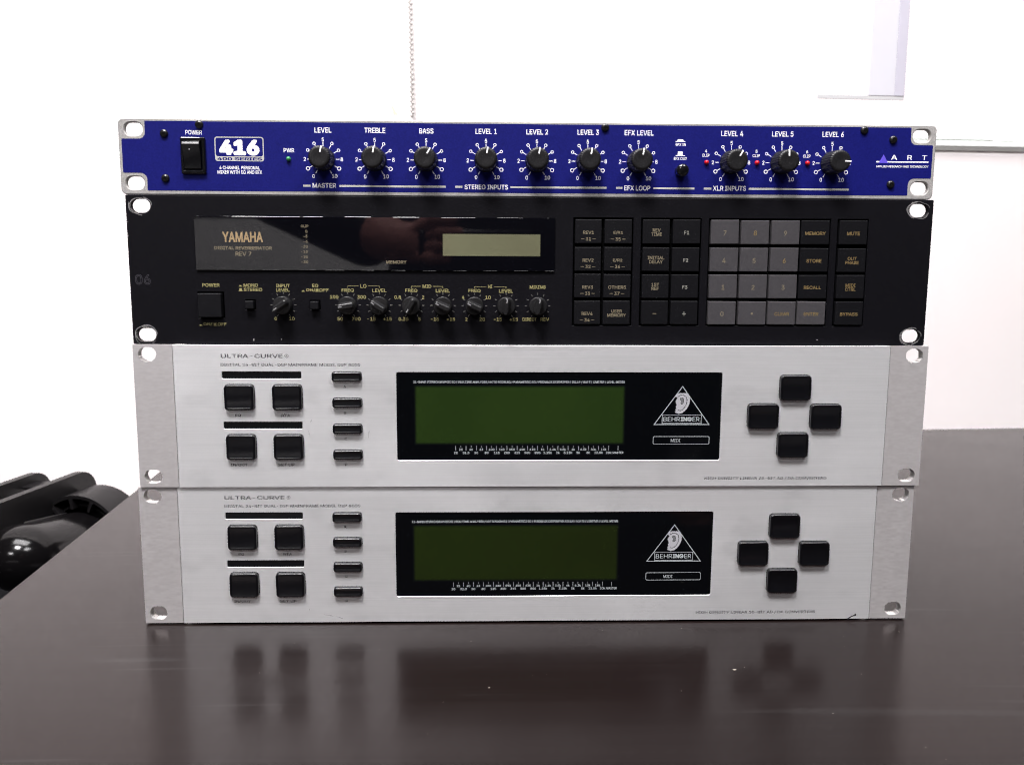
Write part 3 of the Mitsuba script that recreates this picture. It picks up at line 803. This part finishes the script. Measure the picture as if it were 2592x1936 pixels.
# the keypad
legend = [[('REV1', '31'), ('E/R1', '35'), ('REV', 'TIME'), 'F1', '7', '8', '9', 'MEMORY', 'MUTE'],
          [('REV2', '32'), ('E/R2', '36'), ('INITIAL', 'DELAY'), 'F2', '4', '5', '6', 'STORE', ('OUT', 'PHASE')],
          [('REV3', '33'), ('OTHERS', '37'), ('1ST', 'REF'), 'F3', '1', '2', '3', 'RECALL', ('MIDI', 'CTRL')],
          [('REV4', '34'), ('USER', 'MEMORY'), '-', '+', '0', '.', 'CLEAR', 'ENTER', 'BYPASS']]
for r, (v0, v1) in enumerate(rows):
    for c, (u0, u1) in enumerate(cols):
        grey = c in (4, 5, 6) or (c == 7 and r == 3)
        cx, cy = (u0 + u1) / 2, (v0 + v1) / 2
        jig = 0.12 * math.sin(7.3 * r + 3.1 * c)
        k = Y.put('key', cap_block(u1 - u0 - .25, v1 - v0 - .1, 0.35, 0.9 + jig, 0.45, 0.0, 0.0, -4.0), keygrey_m if grey else key_m, smooth=35, at=[cx + 0.10 * math.sin(5.1 * r + 2.3 * c), cy + 0.08 * math.sin(3.7 * r + 4.9 * c), 0], rot=0.35 * math.sin(9.1 * r + 6.7 * c),
                  label='grey key' if grey else None)
        L = legend[r][c]
        s = []
        y0 = cy - 0.6
        if isinstance(L, tuple) and L[1].isdigit():
            s += [ctxt(L[0], cx, cy - 0.7, 2.0, 1.0), ctxt(L[1], cx, cy - 4.5, 2.0, 1.0), box(cx - 4.4, cy - 4.65, cx - 2.4, cy - 4.35), box(cx + 2.4, cy - 4.65, cx + 4.4, cy - 4.35)]
        elif isinstance(L, tuple):
            s += [ctxt(L[0], cx, cy + 0.9, 2.0, 0.95), ctxt(L[1], cx, cy - 1.5, 2.0, 0.95)]
        elif L == '-':
            s.append(box(cx - 1.2, cy - 0.75, cx + 1.2, cy - 0.35))
        elif L == '+':
            s += [box(cx - 1.2, cy - 0.75, cx + 1.2, cy - 0.35), box(cx - 0.2, cy - 1.75, cx + 0.2, cy + 0.65)]
        elif L == '.':
            s.append(box(cx - 0.6, cy - 0.9, cx + 0.6, cy + 0.3))
        else:
            s.append(ctxt(L, cx, cy - 0.5, 2.9 if len(L) == 1 else 2.1, 1.0))
        m = ink_amber if c in (7, 8) or L in ('8', '6', 'CLEAR', 'ENTER') else (ink_cool if c in (3,) else ink_tan)
        Y.ink('legend', s, m, 0.91 + jig, sub=k)
nick = [box(173.0, 3.2, 174.2, 3.6), box(-152.0, 2.6, -151.5, 3.6), Point(-239.3, 64).buffer(0.35), Point(-239.2, 72).buffer(0.25), box(-168.5, 2.0, -168.0, 3.4), Point(-188.6, 71.6).buffer(0.25)]
Y.ink('paint_chips', nick[:-1], bs('m_chip', (0.3, 0.29, 0.28), 0.5), 0.0)
Y.put('case', bevel_box(-216, 216, 1.2, 86.6, -320, -4.5, 0.6), chassis_m)

# ------------------------------------------------------------------ the blue mixer on top
A = Unit('mixer', 'blue rack mixer with a grey edge and ten black knobs, on top of the stack', 'rack mixer', -0.75, 1.7, 263.7)
AH = 43.45
sl = [(-232.4, 37.4), (-232.9, 6.7), (232.4, 37.2), (233.0, 6.7)]
sil = rrect(-241.3, 241.3, 0.1, AH, 3.2)
A.put('front_panel', plate(sil.difference(unary_union([obround(x, y, 10.8, 7.6) for x, y in sl])), 3.2, -3.4, 0.5), powder_m)
blue = box(-239.4, 2.4, 239.4, 42.0)
for sx in (-1, 1):
    for vy in (0, 1):
        c = rrect(225.7, 252, 31.9, 55, 3.6) if vy else rrect(225.7, 252, -12, 12.5, 3.6)
        blue = blue.difference(affinity.scale(c, sx, 1, origin=(0, 0)))
blue = blue.buffer(-0.5).buffer(0.5)
A.put('blue_panel', ext(blue, 0.2, -0.2), blue_m)
scr = [(-214.6, 34.9), (-194.1, 40.2), (-215.0, 9.5), (42.8, 40.5), (197.3, 40.2), (215.0, 34.9), (215.1, 8.9)]
dome = lathe([(2.35, 0.0), (2.35, 0.5), (2.2, 1.0), (1.8, 1.4), (1.2, 1.65), (0.9, 1.7), (0.75, 1.2)], 28)
for i, (x, y) in enumerate(scr):
    k = A.put('screw', dome, screw_m, smooth=35, at=[x, y, 0])
    cr = [bx(-1.25, 1.25, -0.28, 0.28, 1.25, 1.72), bx(-0.28, 0.28, -1.25, 1.25, 1.25, 1.725)]
    A.put('cross_recess', cr, hole_m, sub=k, at=[x, y, 0], rot=0)
# power switch
fr = rrect(-7.1, 7.1, -10.4, 10.4, 0.7).difference(box(-5.0, -8.2, 5.0, 8.2))
sw = A.put('power_switch', plate(fr, 2.2, 0.0, 0.6), gloss_m, at=[-198.0, 22.4, 0])
rk = np.array([(-8.0, 0.2), (-8.0, 1.6), (-7.4, 2.3), (0.0, 3.0), (6.2, 5.2), (7.2, 5.0), (8.0, 3.6), (8.0, 0.2)])
rm = trimesh.creation.extrude_polygon(Polygon(rk), 9.6, engine='earcut')           # (v, p) profile, extruded along u
rm.apply_transform(np.array([[0, 0, 1, -4.8], [1, 0, 0, 0], [0, 1, 0, 0], [0, 0, 0, 1.0]]))
rm.fix_normals()
A.put('rocker', rm, gloss_m, sub=sw, smooth=30, at=[-198.2, 22.5, 0])
A.put('dot', trimesh.creation.icosphere(subdivisions=1, radius=0.5), ink_grey, sub=sw, smooth=True, at=[-199.2, 25.6, 3.9])
# logo box
b_o, b_i = rrect(-185.8, -157.3, 19.5, 33.4, 1.6), rrect(-185.2, -157.9, 22.3, 32.8, 1.2)
ser = txt('400 SERIES', -184.5, -158.5, 19.9, 21.8, True, 0.03)
A.ink('model_badge', [b_o.difference(b_i).difference(ser)], line_m)
A.ink('badge_number', [txt('416', -183.3, -159.8, 22.8, 31.8, True, 0.075)], ink_white, 0.0)
pr = [txt('POWER', -202.4, -192.8, 34.4, 37.0, True), txt('6 CHANNEL PERSONAL', -183.4, -159.9, 14.8, 16.8, True), txt('MIXER WITH EQ AND EFX', -184.7, -158.8, 12.1, 14.3, True), txt('PWR', -145.8, -139.6, 24.8, 27.2, True)]
dials = [(-122.8, 'LEVEL', 9.9, 14), (-92.6, 'TREBLE', 12.3, 11), (-62.5, 'BASS', 8.4, 31), (-27.3, 'LEVEL 1', 12.6, 10), (2.7, 'LEVEL 2', 12.8, 10), (32.8, 'LEVEL 3', 12.7, 10),
         (62.9, 'EFX LEVEL', 17.3, 9), (118.3, 'LEVEL 4', 13.2, 30), (148.5, 'LEVEL 5', 12.9, -2), (178.7, 'LEVEL 6', 12.9, 92)]
for x, name, w, ang in dials:
    pr.append(ctxt(name, x + (0.2 if name[-1] not in '1234568' else 0.1), 37.65, 3.05, bold=True, w=w))
pr += [txt('MASTER', -129.5, -115.7, 4.6, 7.4, True), txt('STEREO INPUTS', -40.0, -14.2, 4.3, 7.1, True), txt('EFX LOOP', 54.9, 70.5, 4.3, 7.2, True), txt('XLR INPUTS', 108.1, 128.0, 4.5, 7.4, True)]
pr += [txt('EFX IN', 85.0, 91.0, 30.2, 31.9, True), txt('EFX OUT', 84.1, 91.9, 22.1, 23.9, True)]
pr += [box(84.8, 32.6, 90.6, 33.1), Point(87.7, 32.9).buffer(1.9).intersection(box(80, 33.0, 95, 34.2)), box(85.1, 24.5, 90.7, 25.0), rrect(86.3, 89.3, 24.9, 27.2, 0.4)]
for n_, x in (('4', 103.2), ('5', 133.4), ('6', 163.7)):
    pr += [ctxt(n_, x, 27.5, 1.8, 1.0, True), ctxt('CLIP', x - 0.1, 25.0, 1.75, bold=True, w=4.5)]
inks(A, 'control_label', pr, ink_white)
ln = [(-135.1, -130.6), (-113.9, -51.1), (-45.6, -41.3), (-12.9, 44.4), (50.0, 53.9), (72.3, 96.9), (102.6, 107.1), (129.6, 190.1)]
inks(A, 'section_line', [box(a, 5.15, b, 6.3) for a, b in ln], line_m)
for x, name, w, ang in dials:
    s = []
    for a in range(-150, 151, 30):
        t = math.radians(a)
        u, v = math.sin(t), math.cos(t)
        big = abs(a) in (0, 90, 150)
        s.append(seg(x + 7.2 * u, 21 + 7.2 * v, x + (9.7 if a == 0 else 9.4) * u, 21 + (9.7 if a == 0 else 9.4) * v, 0.42))
        if abs(a) in (30, 60):
            s.append(ring(x + 10.4 * u, 21 + 10.4 * v, 0.75, 0.42))
        elif abs(a) == 120:
            s.append(ring(x + 10.5 * u, 21 + 10.5 * v, 0.98, 0.5))
    for t_, dx, dy in (('5', 0, 11.2), ('2', -10.8, 0), ('8', 10.8, 0), ('0', -5.9, -9.7), ('10', 6.4, -9.6)):
        s.append(ctxt(t_, x + dx, 21 + dy, 2.35, 0.85, True))
    A.ink('dial_scale', s, ink_white)
    prof = [(6.75, 0.6), (6.75, 2.0), (6.55, 2.4), (6.35, 12.6), (6.1, 13.4), (5.5, 13.9), (4.6, 14.05), (2.5, 13.9), (0.8, 13.85)]
    k = A.put('knob', lathe(prof, 108, 0.13, 27), rubber_m, smooth=38, at=[x, 21, 0])
    pt = [bx(2.6, 5.6, -0.42, 0.42, 13.7, 14.2), bx(5.5, 6.35, -0.42, 0.42, 12.4, 14.05)]
    pt = trimesh.util.concatenate(pt)
    pt.apply_transform(trimesh.transformations.rotation_matrix(math.radians(90 - ang), [0, 0, 1]))
    A.put('pointer', pt, pointer_m, sub=k, at=[x, 21, 0])
led = lathe([(1.35, 0.0), (1.35, 0.9), (1.2, 1.5), (0.85, 1.95), (0.4, 2.15)], 24)
A.put('power_light', led, led_green, smooth=40, at=[-143.0, 21.0, 0], label='small green power light')
for x in (103.6, 133.8, 164.1):
    A.put('clip_light', led, led_red, smooth=40, at=[x, 20.9, 0], label='small red clip light')
A.put('round_button', lathe([(3.6, 0.0), (3.6, 5.6), (3.45, 6.4), (2.9, 7.0), (1.8, 7.4), (0.6, 7.55)], 40), gloss_m, smooth=40, at=[88.4, 15.8, 0], label='round black push button under the button symbols')
A.ink('emblem_triangle', [Polygon([(209.9, 26.4), (207.1, 21.4), (212.8, 21.4)])], ink_violet, 0.04)
inks(A, 'maker_name', [box(205.6, 21.7, 237.3, 22.5), txt('A', 214.5, 218.2, 23.3, 26.1), txt('R', 224.3, 227.2, 23.3, 26.1), txt('T', 233.2, 236.2, 23.3, 26.1),
                     txt('APPLIED RESEARCH AND TECHNOLOGY', 205.7, 237.4, 18.8, 20.1)], ink_white)
A.put('case', bevel_box(-216, 216, 1.2, 42.6, -160, -3.6, 0.6), chassis_m)

# ------------------------------------------------------------------ dust on the table
ds = []
for i in range(30):
    x, y = rng.uniform(-0.16, 0.30), rng.uniform(-0.16, -0.01)
    s = rng.uniform(0.00010, 0.00022)
    m = trimesh.creation.icosphere(subdivisions=1, radius=s)
    m.apply_scale([rng.uniform(0.8, 2.2), rng.uniform(0.8, 1.6), 0.5])
    m.apply_translation([x, y, -0.0008 + s * 0.4])
    ds.append(m)
for x, y, s in ((0.112, -0.067, 0.0007), (-0.026, -0.085, 0.0004)):
    m = trimesh.creation.icosphere(subdivisions=1, radius=s)
    m.apply_scale([1.6, 1.0, 0.45])
    m.apply_translation([x, y, -0.0008 + s * 0.4])
    ds.append(m)
obj('dust', ds, dust_m, kind='stuff', label='pale specks of dust on the dark table top')
